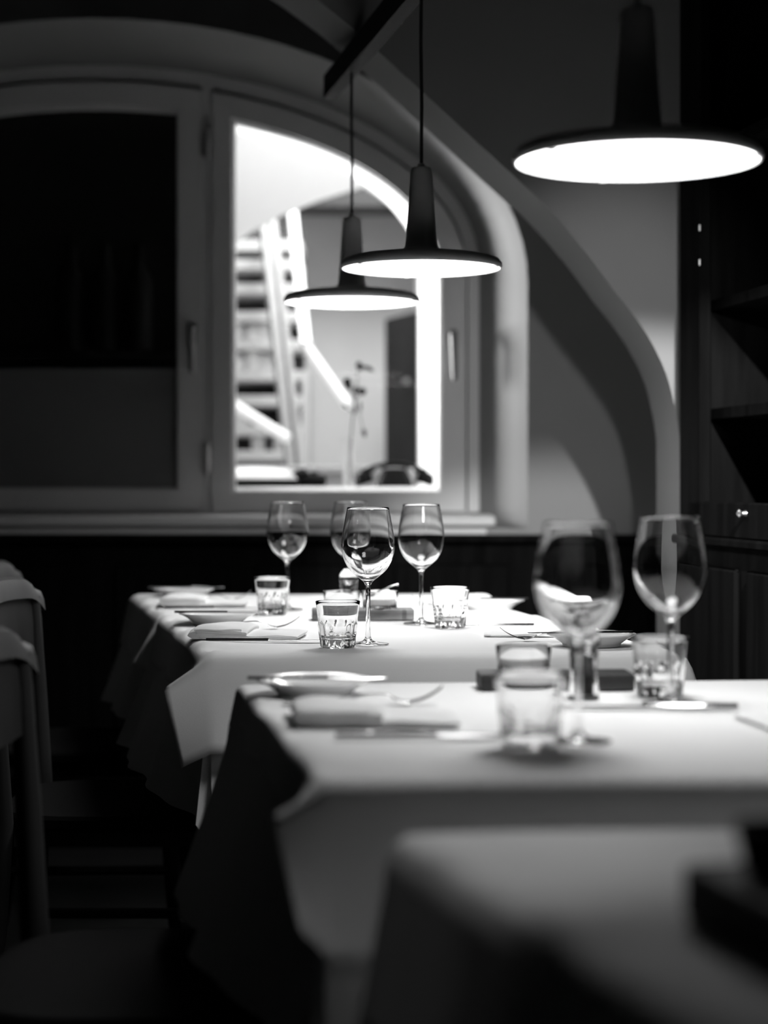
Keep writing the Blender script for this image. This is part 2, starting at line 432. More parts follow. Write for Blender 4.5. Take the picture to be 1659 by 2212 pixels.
# dark door
dr = bpy.data.objects.new('door_1', None); C.objects.link(dr); dr['kind'] = 'structure'; dr['label'] = 'dark tall door in the bright room'
a, b = at(832, 690, 8.4), at(906, 672, 8.2)
MB().add([(a.x, a.y, 0), (b.x, b.y, 0), (b.x, b.y, b.z), (a.x, a.y, a.z), (a.x + .01, a.y + .05, 0), (b.x + .01, b.y + .05, 0), (b.x + .01, b.y + .05, b.z), (a.x + .01, a.y + .05, a.z)],
         [(0, 1, 2, 3), (7, 6, 5, 4), (0, 4, 5, 1), (1, 5, 6, 2), (2, 6, 7, 3), (3, 7, 4, 0)]).build('door_leaf', mat('dark_door', .02, .5, spec=.2, noise=((20, 20, 3), .015, .025)), dr)
h = at(878, 823, 8.25); MB().lathe([(0, -.012), (.012, -.008), (.014, 0), (.012, .008), (0, .012)], 16, (h.x, h.y - .02, h.z)).build('door_knob', M['satin'], dr)
struct('wall_next_room_pier', MB().box(at(905, 0, 8.0).x, .6, 8.0, 9.0, 0, 3.1), M['white'], 'white pier beside the dark door')

# shelves with jars
sh = thing('shelf_unit', 'tall pale shelf unit seen through the right window leaf', 'shelf', (0, 0, 0))
YS = 7.85
xl, x_r = at(470, 0, YS).x, at(652, 0, YS).x
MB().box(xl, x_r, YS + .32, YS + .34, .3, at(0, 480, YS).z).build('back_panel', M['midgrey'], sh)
MB().box(x_r, x_r + .03, YS, YS + .34, .3, at(0, 800, YS).z).build('side_panel', M['grey'], sh)
levels = (530, 572, 624, 684, 745, 812, 866, 930, 985)
sb = None
for y in levels:
    z = at(0, y, YS).z
    if sb is None:
        sb = MB().box(xl, x_r, YS, YS + .32, -.022, .022, .004).build('shelf_board', M['grey'], sh); o = sb
    else:
        o = sb.copy(); C.objects.link(o)
    o.location.z = z
jar = None; nj = 0
names = {745: 'fourth shelf board from below', 812: 'third shelf board from below', 930: 'lowest visible shelf board', 985: 'bottom board'}
for (x, y, r, hh) in ((512, 745, .030, .085), (546, 745, .034, .065), (570, 745, .026, .085), (594, 745, .026, .08),
                      (512, 812, .034, .075), (546, 812, .034, .105), (572, 812, .026, .075), (595, 812, .028, .085),
                      (522, 930, .032, .085), (558, 985, .030, .085), (606, 985, .034, .105)):
    p = at(x, y, YS + .08)
    o = MB().lathe([(0, 0), (r * .85, 0), (r, .008), (r, hh * .7), (r * .7, hh * .85), (r * .6, hh * .95), (r * .66, hh), (0, hh + .003)], 20).build('storage_jar', M['jar'])
    o.location = (p.x, p.y, at(0, y, YS).z + .0225)
    pos = {512: 'first', 522: 'first', 546: 'second', 570: 'third', 572: 'third', 594: 'fourth', 595: 'fourth', 558: 'first', 606: 'second'}[x]
    tag(o, 'shiny pale jar, %s from the window edge on the %s' % (pos, names[y]), 'jar', 'jars on the bright room shelves')

# leaning pale ladder rails, tube lights, sideboard
ld = thing('ladder', 'pale ladder leaning in front of the shelf unit in the bright room', 'ladder')
for dx, wd in ((0, 15), (22, 13)):
    p, q = at(568 + dx * .9, 480, 7.75), at(632 + dx, 1060, 7.3)
    MB().bar(p, q, wd * 7.5 / F, .05).build('rail', M['pale'], ld)
tl = thing('tube_light', 'zigzag light of glowing tubes hanging in the bright room', 'lamp')
J = at(662, 748, 7.2)
MB().tube([at(632, 455, 7.25), at(640, 540, 7.24), at(660, 735, 7.2), J], .018, 14).build('light_tube', M['tube'], tl)
MB().tube([J, at(752, 875, 7.0)], .018, 14).build('light_tube', M['tube2'], tl)
MB().tube([at(480, 860, 7.1), at(622, 948, 7.0)], .020, 14).build('light_tube', M['tube2'], tl)
MB().lathe([(0, -.022), (.022, -.016), (.024, 0), (.022, .016), (0, .022)], 14, tuple(J)).build('joint', M['white'], tl)
sbd = thing('sideboard', 'long white sideboard below the ladder in the bright room', 'sideboard', (0, 6.42, 0))
zt = CAMZ + 36 * 6.42 / F
MB().box(-1.6, .6, 0, .4, zt - .03, zt, .004).build('top', M['white'], sbd)
MB().box(-1.58, .58, .02, .38, .08, zt - .03).build('body', M['white'], sbd)
MB().box(-1.5, .5, .05, .33, 0, .08).build('plinth', M['grey'], sbd)

# things on the window sill, bright side
ZB = 1.0035
bk = thing('open_book', 'open book with curved white pages on a black cover, on the bright sill', 'book', (at(565, 0, 5.72).x, 5.74, ZB))
MB().box(-.14, .115, -.09, .10, .0, .022, .003).build('cover', M['black'], bk)
prof = [(-.135, .014), (-.132, .05), (-.10, .056), (-.04, .06), (.03, .058), (.07, .054), (.10, .045), (.108, .03), (.112, .014)]
top = [(x - .0, z) for x, z in prof]
PG = lambda y, q: [(x, y, .0225 + (z - .014) * q * .85) for x, z in prof]
pg = [PG(-.088, .06), PG(-.07, .3), PG(-.03, .62), PG(.02, .88), PG(.07, 1.0), PG(.094, 1.0)]
MB().grid(pg).add(pg[0], [tuple(range(9))]).add(pg[-1], [tuple(reversed(range(9)))]).build('pages', M['paper'], bk, angle=60)
cs = thing('leather_case', 'small black lumpy case beside the open book on the sill', 'case', (at(668, 0, 5.72).x, 5.72, ZB))
MB().box(-.05, .052, -.035, .05, 0, .037, .009).box(-.05, .0, -.03, .045, .03, .05, .008).build('body', M['black'], cs)
MB().lathe([(0, .045), (.012, .045), (.013, .055), (0, .057)], 20, (-.022, 0, 0)).lathe([(0, .03), (.012, .03), (.013, .047), (0, .049)], 16, (.015, .01, 0)).build('buckle', M['metal_d'], cs)

ph = thing('telephone', 'old black telephone with its handset on the cradle, on the bright sill', 'telephone', (at(852, 0, 5.74).x, 5.74, ZB))
rings = []
for z, wx, wy in ((0, .055, .07), (.02, .053, .066), (.045, .040, .05), (.056, .036, .04)):
    rings.append([(wx * (abs(cos(t)) ** .5) * (1 if cos(t) > 0 else -1), wy * (abs(sin(t)) ** .5) * (1 if sin(t) > 0 else -1), z) for t in [2 * pi * k / 24 for k in range(24)]])
MB().loft(rings).build('body', M['black'], ph)
mb = MB().lathe([(0, 0), (.03, 0), (.03, .004), (0, .005)], 24); 
dl = mb.build('dial', M['black'], ph); dl.location = (0, -.062, .028); dl.rotation_euler = (R(65), 0, 0)
pts = []; rr = []
for k in range(17):
    t = -1 + 2 * k / 16
    pts.append((t * .098, 0, .070 - .030 * t * t)); rr.append(.0085 + .004 * abs(t) ** 3)
hs = MB().tube(pts, rr, 14).build('handset', M['black'], ph)
for s in (-1, 1):
    c = MB().lathe([(0, -.024), (.026, -.024), (.029, -.018), (.027, .0), (.018, .012), (0, .016)], 22).build('earpiece', M['black'], hs)
    c.location = (s * .098, 0, .031); c.rotation_euler = (0, R(18 * s), 0)
    MB().lathe([(0, .0), (.009, .0), (.008, .022), (.011, .04), (0, .042)], 14, (s * .052, 0, .018)).build('cradle', M['jar'], ph)

vs = thing('bud_vase', 'slim clear glass bud vase standing on the bright sill', 'vase', (at(752, 0, 5.78).x, 5.78, ZB))
MB().lathe([(0, 0), (.017, 0), (.018, .004), (.018, .155), (.0165, .155), (.0165, .012), (0, .012)], 28).build('body', M['glass'], vs)
fl = thing('dried_rose', 'thin dark dried rose branch standing in the bud vase', 'flower', (at(752, 0, 5.78).x, 5.78, ZB + .014))
def lp(x, y): p = at(x, y, 5.78); return (p.x - fl.location.x, random.uniform(-.01, .01), p.z - fl.location.z)
stem = [(0.004, 0, .002), lp(757, 960), lp(762, 905), lp(768, 862), lp(771, 830), lp(773, 795)]
MB().tube(stem, [.0022, .002, .002, .0022, .0018, .0014], 8).tube([lp(767, 868), lp(758, 845), lp(750, 828)], .0018, 6).tube([lp(769, 862), lp(778, 850)], .0016, 6) \
    .tube([lp(765, 880), lp(776, 890), lp(784, 925)], .0012, 6).tube([lp(762, 890), lp(750, 882)], .0012, 6).build('stem', M['leaf'], fl)
def leaf(a, b, wd, name='leaf'):
    a, b = Vector(a), Vector(b); d = b - a; nrm = Vector((d.z, 0, -d.x)).normalized()
    rows = []
    for k in range(6):
        t = k / 5; ww = wd * sin(pi * (t * .9 + .05)); c = a + d * t
        rows.append([tuple(c - nrm * ww + Vector((0, .004, 0))), tuple(c + Vector((0, -.004, 0))), tuple(c + nrm * ww + Vector((0, .004, 0)))])
    o = MB().grid(rows).build(name, M['leaf'], fl, fix=False)
    md = o.modifiers.new('thick', 'SOLIDIFY'); md.thickness = .0012
for a_, b_, w_ in (((772, 798), (790, 790), .008), ((786, 790), (808, 802), .007), ((762, 848), (776, 838), .011), ((768, 872), (765, 895), .005), ((778, 865), (779, 890), .004), ((784, 925), (789, 945), .007), ((758, 842), (746, 822), .012), ((750, 882), (741, 872), .005)):
    leaf(lp(*a_), lp(*b_), w_)
for bx, by, r in ((775, 789, .010), (783, 846, .012), (750, 826, .014)):
    p = lp(bx, by)
    MB().lathe([(0, -r), (r * .7, -r * .7), (r, 0), (r * .75, r * .8), (r * .3, r * 1.1), (0, r)], 14, p).build('bud', M['leaf'], fl)

# ------------------------------------------------------------------ pendant lamps and their rail
def make_lamp(label):
    t = thing('pendant_lamp', label, 'lamp', group='grey disc pendant lamps')
    neck = [(.003, .187), (.017, .187), (.0195, .183), (.0205, .176), (.024, .12), (.0285, .055), (.030, .043), (.034, .036), (.046, .0325), (.09, .0275), (.128, .022), (.1435, .0175), (.1495, .010), (.150, .004), (.1485, .0005), (.146, .0)]
    disc = [p for p in neck if p[1] <= .0361]; nk = [p for p in neck if p[1] >= .0359]
    MB().lathe(nk, 48).build('neck', M['lamp'], t)
    MB().lathe(disc + [(.146, .006), (.1, .010), (0, .012)], 72).build('shade', M['lamp'], t)
    MB().lathe([(0, .0018), (.10, .0018), (.1455, .0022), (.1455, .0055), (0, .0055)], 72).build('diffuser', M['glow'], t)
    MB().lathe([(0, .195), (.006, .195), (.007, .190), (.007, .185), (0, .185)], 20).build('cap', M['lamp'], t)
    ld_ = bpy.data.lights.new('lamp_beam', 'AREA'); ld_.shape = 'DISK'; ld_.size = .27; ld_.energy = LAMP_W; ld_.spread = R(155)
    lo_ = bpy.data.objects.new('lamp_beam', ld_); C.objects.link(lo_); lo_.parent = t; lo_.location = (0, 0, -.002)
    for k in range(3):
        a = R(100 + 120 * k); c = MB().box(-.004, .002, -.004, .004, -.0012, .003).build('clip', M['lamp'], t)
        c.location = (.1455 * cos(a), .1455 * sin(a), 0); c.rotation_euler = (0, 0, a)
    return t
lamps = [((-.0710, 4.09, 1.411), 'farthest grey disc pendant lamp, the smallest looking, in front of the window'),
         ((.0690, 3.447, 1.412), 'grey disc pendant lamp above the middle table, its disc overlapping the lamp behind'),
         ((.3055, 2.247, 1.4025), 'nearest disc pendant lamp, large and blurred, its shade nearly black')]
ZR = 1.916
L0 = make_lamp(lamps[0][1]); L0.location = lamps[0][0]
roots = [L0] + [dup(L0, l, p) for p, l in lamps[1:]]
for r, (p, l) in zip(roots, lamps):
    zt = ZR - p[2] - .0045
    MB().tube([(0, 0, .192), (.0008, 0, .3), (-.0006, 0, .42), (0, 0, zt + .004)], .0032, 10).build('cord', M['cord'], r)
rl = thing('lamp_rail', 'long black rectangular rail carrying the three pendant lamps', 'rail', (-.128, 4.37, ZR))
u = Vector((.3055 + .071, 2.247 - 4.09, 0)).normalized()
e = Vector((-.0710, 4.09, 0)) - u * .28 - Vector((-.128, 4.37, 0))
MB().bar(e + Vector((0, 0, .027)), e + u * 2.5 + Vector((0, 0, .027)), .03, .054).build('bar', M['rail'], rl)
for k, d in enumerate((.05, 1.3, 2.4)):
    q = e + u * d; MB().tube([q + Vector((0, 0, .05)), q + Vector((0, 0, 3.0 - ZR if d > .5 else 2.75 - ZR))], .0012, 6).build('wire', M['cord'], rl)

# ------------------------------------------------------------------ tables and cloths
def lin(a, b, t): return (a[0] + (b[0] - a[0]) * t, a[1] + (b[1] - a[1]) * t)
def over(ee, th, r):
    """distance past the edge -> (out, down)"""
    arc = r * th
    if ee <= arc: return r * sin(ee / r), r * (1 - cos(ee / r))
    return r * sin(th) + (ee - arc) * cos(th), r * (1 - cos(th)) + (ee - arc) * sin(th)
def cloth_mesh(cor, z, drop, th, r=.014, rip=.006, tip=None, seed=0, wr=.0, nt=34, no=9, cb=.42):
    NL, NR, FR, FL = cor
    rnd = random.Random(seed)
    ph = [rnd.uniform(0, 6.28) for _ in range(8)]
    def nrm(a, b, s=1):
        dx, dy = b[0] - a[0], b[1] - a[1]; l = sqrt(dx * dx + dy * dy); return (dy / l * s, -dx / l * s)
    nF, nR, nB, nL = nrm(NL, NR), nrm(NR, FR), nrm(FR, FL), nrm(FL, NL)
    def axis(d0, d1):
        o = [(-1, d0 * (1 - i / no), 0.0) for i in range(no)]
        o += [(0, 0.0, .5 - .5 * cos(pi * (i / nt))) if i in (0, nt) else (0, 0.0, i / nt) for i in range(nt + 1)]
        o += [(1, d1 * (i + 1) / no, 1.0) for i in range(no)]
        return o
    A = axis(drop['l'], drop['r']); B = axis(drop['f'], drop['b'])
    rows = []
    for (bs, be, t) in B:
        row = []
        for (as_, ae, s) in A:
            p = lin(lin(NL, NR, s), lin(FL, FR, s), t)
            x, y, zz = p[0], p[1], 0.0
            offs = []
            if as_:
                side = 'l' if as_ < 0 else 'r'; n_ = nL if as_ < 0 else nR
                thh = th[side]
                if side == 'l' and th.get('l_near'): thh = th['l_near'] + (th['l'] - th['l_near']) * min(1, t * (7 if tip else 2))
                o_, d_ = over(ae, thh, r); k = ae / drop[side]
                o_ += rip * k * (sin(t * 17 + ph[0]) + .6 * sin(t * 31 + ph[1]))
                offs.append((n_[0] * o_, n_[1] * o_, -d_))
            if bs:
                side = 'f' if bs < 0 else 'b'; n_ = nF if bs < 0 else nB
                o_, d_ = over(be, th[side], r); k = be / drop[side]
                o_ += rip * k * (sin(s * 15 + ph[2]) + .6 * sin(s * 29 + ph[3]))
                offs.append((n_[0] * o_, n_[1] * o_, -d_))
            if len(offs) == 1:
                x += offs[0][0]; y += offs[0][1]; zz += offs[0][2]
            elif len(offs) == 2:
                ka = ae / drop['l' if as_ < 0 else 'r']; kb = be / drop['f' if bs < 0 else 'b']
                o1, o2 = offs
                # full offsets at the end of both overhangs
                n1 = nL if as_ < 0 else nR; n2 = nF if bs < 0 else nB
                s1, s2 = ('l' if as_ < 0 else 'r'), ('f' if bs < 0 else 'b')
                th1 = th.get('l_near', th['l']) if (s1 == 'l' and bs < 0) else th[s1]
                a1 = over(drop[s1], th1, r); a2 = over(drop[s2], th[s2], r)
                e1 = Vector((n1[0] * a1[0], n1[1] * a1[0], -a1[1])); e2 = Vector((n2[0] * a2[0], n2[1] * a2[0], -a2[1]))
                if tip is not None and as_ < 0 and bs < 0:
                    cpt = Vector(tip) - Vector((p[0], p[1], z))
                else:
                    bis = Vector((n1[0] + n2[0], n1[1] + n2[1], 0)).normalized()
                    L = max(a1[1], a2[1]); cpt = bis * (cb * L) + Vector((0, 0, -1.12 * L))
                K = cpt - e1 - e2
                w_ = Vector(o1) + Vector(o2) + K * (ka * kb)
                x += w_.x; y += w_.y; zz += w_.z
            else:
                # soft wrinkles close to the left edge
                q = math.exp(-s / .07)
                zz += wr * q * (sin(t * 23 + ph[4]) + .7 * sin(t * 41 + ph[5])) * (1 if 0.03 < t < .97 else .3)
                zz += .0006 * sin(s * 9 + ph[6]) * sin(t * 7 + ph[7])
            row.append((x, y, z + zz))
        rows.append(row)
    return MB().grid(rows)
def inset(cor, d):
    cx = sum(p[0] for p in cor) / 4; cy = sum(p[1] for p in cor) / 4
    out = []
    for p in cor:
        v = Vector((p[0] - cx, p[1] - cy)); l = v.length; v = v * ((l - d * 1.41) / l); out.append((cx + v.x, cy + v.y))
    return out
T = {
    'A': dict(cor=[(-.258, 2.890), (.455, 2.905), (.305, 3.735), (-.430, 3.725)], tip=(-.314, 2.865, .578), dl=.102, df=.165, thn=R(33)),
    'B': dict(cor=[(-.436, 3.765), (.285, 3.775), (.165, 4.45), (-.585, 4.44)], tip=None, dl=.13, df=.012, thn=R(60)),
    'C': dict(cor=[(-.045, 1.660), (.720, 1.695), (.60, 2.52), (-.183, 2.46)], tip=(-.071, 1.605, .632), dl=.062, df=.165, thn=R(30)),
    'D': dict(cor=[(.215, .72), (.93, .98), (.70, 1.47), (.018, 1.415)], tip=None, dl=.16, df=.16, thn=R(60)),
}
desc = {'A': 'middle table, under the second lamp', 'B': 'farthest table, by the window', 'C': 'table under the nearest lamp', 'D': 'closest table, empty but for a dark board'}
for k, d in T.items():
    cor = d['cor']; ins = inset(cor, .006)
    # table
    cx = sum(p[0] for p in cor) / 4; cy = sum(p[1] for p in cor) / 4
    t = thing('dining_table', 'dark table under white cloths, ' + desc[k], 'table', (cx, cy, 0), group='tables in a row')
    loc = [(p[0] - cx, p[1] - cy) for p in inset(cor, .010)]
    MB().loft([[(x, y, zz) for x, y in loc] for zz in (.712, .742)]).build('tabletop', M['wood'], t)
    lg = None
    for (x, y) in [(p[0] * .6, p[1] * .72) for p in loc]:
        o = MB().loft([[(sx * w_, sy * w_, zz) for sx, sy in ((-1, -1), (1, -1), (1, 1), (-1, 1))] for zz, w_ in ((0, .018), (.712, .026))]).build('leg', M['wood'], t) if lg is None else lg.copy()
        if lg is None: lg = o
        else: C.objects.link(o)
        o.location = (x, y, 0)
    # undercloth then overlay
    dn = .27 if k != 'B' else .25
    th = dict(l=R(70 if k != 'D' else 88), r=R(80), f=R(84), b=R(84), l_near=R(86))
    dd = dict(l=dn, r=dn, f=dict(A=.23, B=.02).get(k, dn), b=dn if k != 'A' else .02)
    uo = cloth_mesh(ins, .7455, dd, th, rip=.009, seed=ord(k), cb=.05).build('undercloth', M['under'], None, angle=60)
    tag(uo, 'long undercloth of the ' + desc[k], 'tablecloth', 'undercloths')
    th = dict(l=R(80), r=R(70), f=R(80), b=R(75 if k != 'D' else 86), l_near=d['thn'] if k != 'D' else R(84))
    dd = dict(l=d['dl'], r=.10, f=d['df'], b=.10 if k != 'A' else .012)
    oo = cloth_mesh(cor, TZ, dd, th, r=.026 if k in 'AB' else .014, rip=.003, tip=d['tip'], seed=ord(k) + 9, cb=.42 if k != 'D' else .08, wr=.0036 if k in 'AB' else .0018).build('tablecloth', M['cloth'], None, angle=60)
    md = oo.modifiers.new('thick', 'SOLIDIFY'); md.thickness = .0012; md.offset = -1
    tag(oo, 'white top cloth of the ' + desc[k], 'tablecloth', 'top cloths')

# ------------------------------------------------------------------ chairs (facing +x, towards the tables)
def make_chair(label):
    t = thing('dining_chair', label, 'chair', group='chairs along the left')
    # seat
    sp = []
    for kx in range(28):
        a = 2 * pi * kx / 28
        sp.append((.21 * (abs(cos(a)) ** .55) * (1 if cos(a) > 0 else -1), .205 * (abs(sin(a)) ** .55) * (1 if sin(a) > 0 else -1)))
    MB().loft([[(x * f, y * f, z) for x, y in sp] for z, f in ((.425, .96), (.432, 1), (.446, 1), (.452, .97), (.448, .6))]).build('seat', M['seat'], t)
    # curved backrest panel with rounded top corners
    for nm, lo_c, hi_c, mt in (('backrest', .69, .806, 'chair_dark'), ('top_rail', .803, .845, 'chair')):
        rows = []
        N = 24
        for i in range(N + 1):
            s = -1 + 2 * i / N
            xb = -.235 + .035 * s * s
            drop_ = .012 * s * s + .04 * max(0, abs(s) - .72) ** 2 / .08
            h = hi_c - (drop_ if nm == 'top_rail' else 0)
            h = max(h, lo_c + .012)
            lo_ = lo_c - (drop_ * .6 if nm == 'top_rail' else -.02 * abs(s) ** 4)
            g = .004 if nm == 'top_rail' else 0
            rows.append([(xb + .011 + g, s * .215, lo_), (xb + .008 + g, s * .215, (lo_ + h) / 2), (xb + .002 + g, s * .215, h - .006), (xb - .006, s * .215, h),
                         (xb - .013 - g, s * .215, h - .004), (xb - .011 - g, s * .215, (lo_ + h) / 2), (xb - .008 - g, s * .215, lo_), (xb + .011 + g, s * .215, lo_)])
        pb = MB().grid(rows)
        for rr in (rows[0], rows[-1]): pb.add(rr[:-1], [tuple(range(7))])
        pb.build(nm, M[mt], t)
    for s in (-1, 1):
        MB().tube([(-.23, s * .185, 0), (-.195, s * .185, .25), (-.185, s * .187, .44), (-.195, s * .192, .62), (-.206, s * .197, .80)], [.013, .017, .019, .017, .013], 10).build('rear_leg', M['chair_dark'], t)
        MB().tube([(.20, s * .185, 0), (.185, s * .18, .2), (.175, s * .172, .435)], [.012, .016, .02], 10).build('front_leg', M['chair_dark'], t)
        MB().tube([(-.205, s * .185, .2), (.19, s * .183, .2)], .01, 8).build('stretcher', M['chair_dark'], t)
    MB().box(-.17, .165, -.165, .165, .395, .428).build('seat_frame', M['chair_dark'], t)
    return t
c0 = make_chair('dark wooden chair at the middle table, second of the row')
c0.location = (-.462, 3.345, 0)
dup(c0, 'dark wooden chair at the farthest table, farthest of the row', (-.64, 4.10, 0), R(2))
dup(c0, 'dark wooden chair closest to the camera, cut by the left picture edge', (-.255, 2.16, 0), R(0))

# ------------------------------------------------------------------ right side: wall, bench, cabinet
ang = math.atan2(-1, .16)
wr_ = struct('wall_right', MB().box(-.1, 6.3, .32, .42, 0, 3.0), M['plaster'], 'plastered right wall behind the cabinet')
wr_.location = (.648, 3.93, 0); wr_.rotation_euler = (0, 0, ang)
bn = thing('bench', 'dark wooden bench with a high panelled back along the right wall', 'bench', (.648, 3.93, 0), ang)
MB().box(0, 3.2, -.32, 0, .41, .45, .006).build('seat', M['wood'], bn)
MB().box(0, 3.2, -.28, -.03, 0, .41).build('base', M['wood'], bn)
MB().box(0, 3.2, -.025, .31, 0, .89).build('backrest', M['wood'], bn)
MB().box(-.01, 3.2, -.04, .31, .89, .908, .004).build('cap_rail', M['wood'], bn)
bp = None
for k in range(8):
    o = MB().box(0, .33, -.037, -.025, .5, .85, .005).build('panel', M['wood'], bn) if bp is None else bp.copy()
    if bp is None: bp = o
    else: C.objects.link(o)
    o.location.x = .04 + k * .39
cb = thing('wall_cabinet', 'tall dark wooden open cabinet with shelves above the bench', 'cabinet', (.648, 3.93, .908), ang)
H = 1.85
MB().box(0, 2.4, .28, .31, 0, H).box(0, .03, 0, .28, 0, H).box(2.37, 2.4, 0, .28, 0, H).box(0, 2.4, 0, .28, H - .03, H).box(0, 2.4, 0, .28, 0, .03).build('carcass', M['wood'], cb)
sm = None
for z in (.252, .478, .80, 1.15):
    o = MB().box(.03, 2.37, .03, .28, -.011, .011).build('shelf', M['wood'], cb) if sm is None else sm.copy()
    if sm is None: sm = o
    else: C.objects.link(o)
    o.location.z = z
for k in range(3):
    x0 = .0 + k * .8
    MB().box(x0, x0 + .13 if k == 0 else x0 + .06, -.025, 0, 0, H, .003).box(x0 + .74, x0 + .8, -.025, 0, 0, H, .003).box(x0 + .05, x0 + .75, -.025, 0, 0, .07, .003).box(x0 + .05, x0 + .75, -.025, 0, H - .07, H, .003).build('face_frame', M['wood'], cb)
    q = MB().lathe([(0, 0), (.006, 0), (.004, .008), (.008, .014), (.0, .02)], 14).build('knob', M['satin'], cb)
    q.location = (x0 + .40, -.025, .05); q.rotation_euler = (R(90), 0, 0)
    for z in (.55, .62):
        MB().tube([(x0 + .145, -.03, z), (x0 + .145, -.03, z + .012)], .0025, 8).build('hook', M['satin'], cb)

# ------------------------------------------------------------------ glassware
def bez(P, k=4): return dens(P, k)
outer_bowl = bez([(.0048, .098), (.0085, .104), (.018, .1115), (.0300, .1225), (.0385, .1365), (.0430, .152), (.0438, .165), (.0420, .183), (.0385, .203), (.0345, .2245)], 4)
inner_bowl = bez([(.0333, .2245), (.0373, .203), (.0408, .183), (.0426, .165), (.0417, .153), (.0370, .138), (.0285, .1245), (.0165, .1140), (.007, .1095), (0, .1085)], 4)
stem_p = bez([(.0340, .0006), (.0335, .0018), (.024, .0032), (.012, .0052), (.0062, .009), (.0045, .016), (.0038, .035), (.0037, .06), (.0040, .085), (.0048, .098)], 3)
foot_i = next(i for i, p in enumerate(stem_p) if p[1] > .012)
def make_wine(label):
    t = thing('wine_glass', label, 'wine glass', group='empty wine glasses')
    MB().lathe(outer_bowl + [(.0340, .2252)] + inner_bowl, 56).build('bowl', M['glass'], t, angle=80)
    MB().lathe(stem_p[foot_i:], 28).build('stem', M['glass'], t, angle=80, fix=False)
    MB().lathe([(0, 0), (.030, 0), (.0340, .0006)] + stem_p[1:foot_i + 1], 40).build('foot', M['glass'], t, angle=80, fix=False)
    return t
wines = [((-.2020, 3.89), 'wine glass at the far left of the farthest table, behind a tumbler'),
         ((-.0703, 3.93), 'wine glass mostly hidden behind the sharpest wine glass, on the farthest table'),
         ((-.0262, 3.055), 'sharpest wine glass, at the front of the middle table beside a tumbler'),
         ((.0700, 3.50), 'wine glass on the middle table, between the sharpest glass and the right tumbler'),
         ((.1990, 1.91), 'largest blurred wine glass, on the table under the nearest lamp'),
         ((.3440, 2.235), 'blurred wine glass in front of a tumbler, nearest to the bench')]
g0 = make_wine(wines[0][1]); g0.location = (*wines[0][0], TZ + .001)
for p, l in wines[1:]: dup(g0, l, (*p, TZ + .001), random.uniform(0, 6))
NFL = 11
def fac(a, z):
    k = 1.0 if z < .036 else max(0, 1 - (z - .036) / .005)
    if z < .006: k *= max(.2, z / .006)
    c_ = abs(cos(NFL * a / 2))
    return 1 + k * (-.055 + .075 * c_ ** 1.6)
tum_o = [(.0265, .0), (.0280, .002), (.0285, .006), (.0295, .016), (.0308, .026), (.0318, .033), (.0322, .037), (.0320, .041), (.0328, .05), (.0345, .062), (.0362, .0738)]
tum_i = [(.0350, .0738), (.0331, .062), (.0314, .05), (.0300, .04), (.0285, .03), (.0268, .022), (.0235, .0165), (.015, .0145), (0, .014)]
def make_tumbler(label):
    o = MB().lathe([(0, .002), (.022, .0015)] + tum_o[:1] + bez(tum_o, 2)[1:] + [(.0356, .0746)] + bez(tum_i, 2), 132, mod=lambda a, z: 1.0).build('tumbler', M['glass'], None, angle=50)
    # cut the flutes into the outer skin only
    no_ = (2 + 1 + len(bez(tum_o, 2)[1:]))
    vs_ = o.data.vertices
    i = 1
    for ring_ in range(no_ - 1):
        for q in range(132):
            v = vs_[i]; a = math.atan2(v.co.y, v.co.x); f = fac(a, v.co.z)
            if ring_ >= 1: v.co.x *= f; v.co.y *= f
            i += 1
    return tag(o, label, 'tumbler', 'fluted water tumblers')
tums = [((-.2260, 3.766), 'fluted tumbler on the farthest table, in front of the leftmost wine glass'),
        ((-.0745, 3.005), 'sharpest fluted tumbler, front of the middle table, beside the sharp wine glass'),
        ((.1210, 3.41), 'fluted tumbler on the middle table, at the side of the bench'),
        ((.1470, 1.870), 'large blurred fluted tumbler at the front of the table under the nearest lamp'),
        ((.3425, 2.312), 'blurred fluted tumbler behind the wine glass nearest to the bench')]
t0 = make_tumbler(tums[0][1]); t0.location = (*tums[0][0], TZ + .001)
for p, l in tums[1:]:
    o = t0.copy(); C.objects.link(o); o.location = (*p, TZ + .001); o.rotation_euler = (0, 0, random.uniform(0, 1)); o['label'] = l

# ------------------------------------------------------------------ plates
pl = MB().lathe([(0, .004), (.040, .004), (.044, 0), (.047, 0), (.048, .004), (.060, .0125), (.0725, .0185), (.0730, .0200), (.0715, .0203), (.058, .0150), (.046, .0075), (0, .0062)], 56).build('side_plate', M['ceramic'])
plates = [((-.467, 4.34), 'white side plate on the farthest table, nearest to the chairs'),
          ((-.314, 3.515), 'white side plate on the middle table beside a folded napkin, towards the chairs'),
          ((-.087, 2.335), 'large blurred white side plate on the table under the nearest lamp'),
          ((.222, 3.905), 'white side plate on the bench side of the farthest table'),
          ((.338, 3.035), 'white side plate on the bench side of the middle table, behind the largest wine glass')]
for k, (p, l) in enumerate(plates):
    o = pl if k == 0 else pl.copy()
    if k: C.objects.link(o)
    o.location = (*p, TZ + .001); tag(o, l, 'plate', 'side plates')

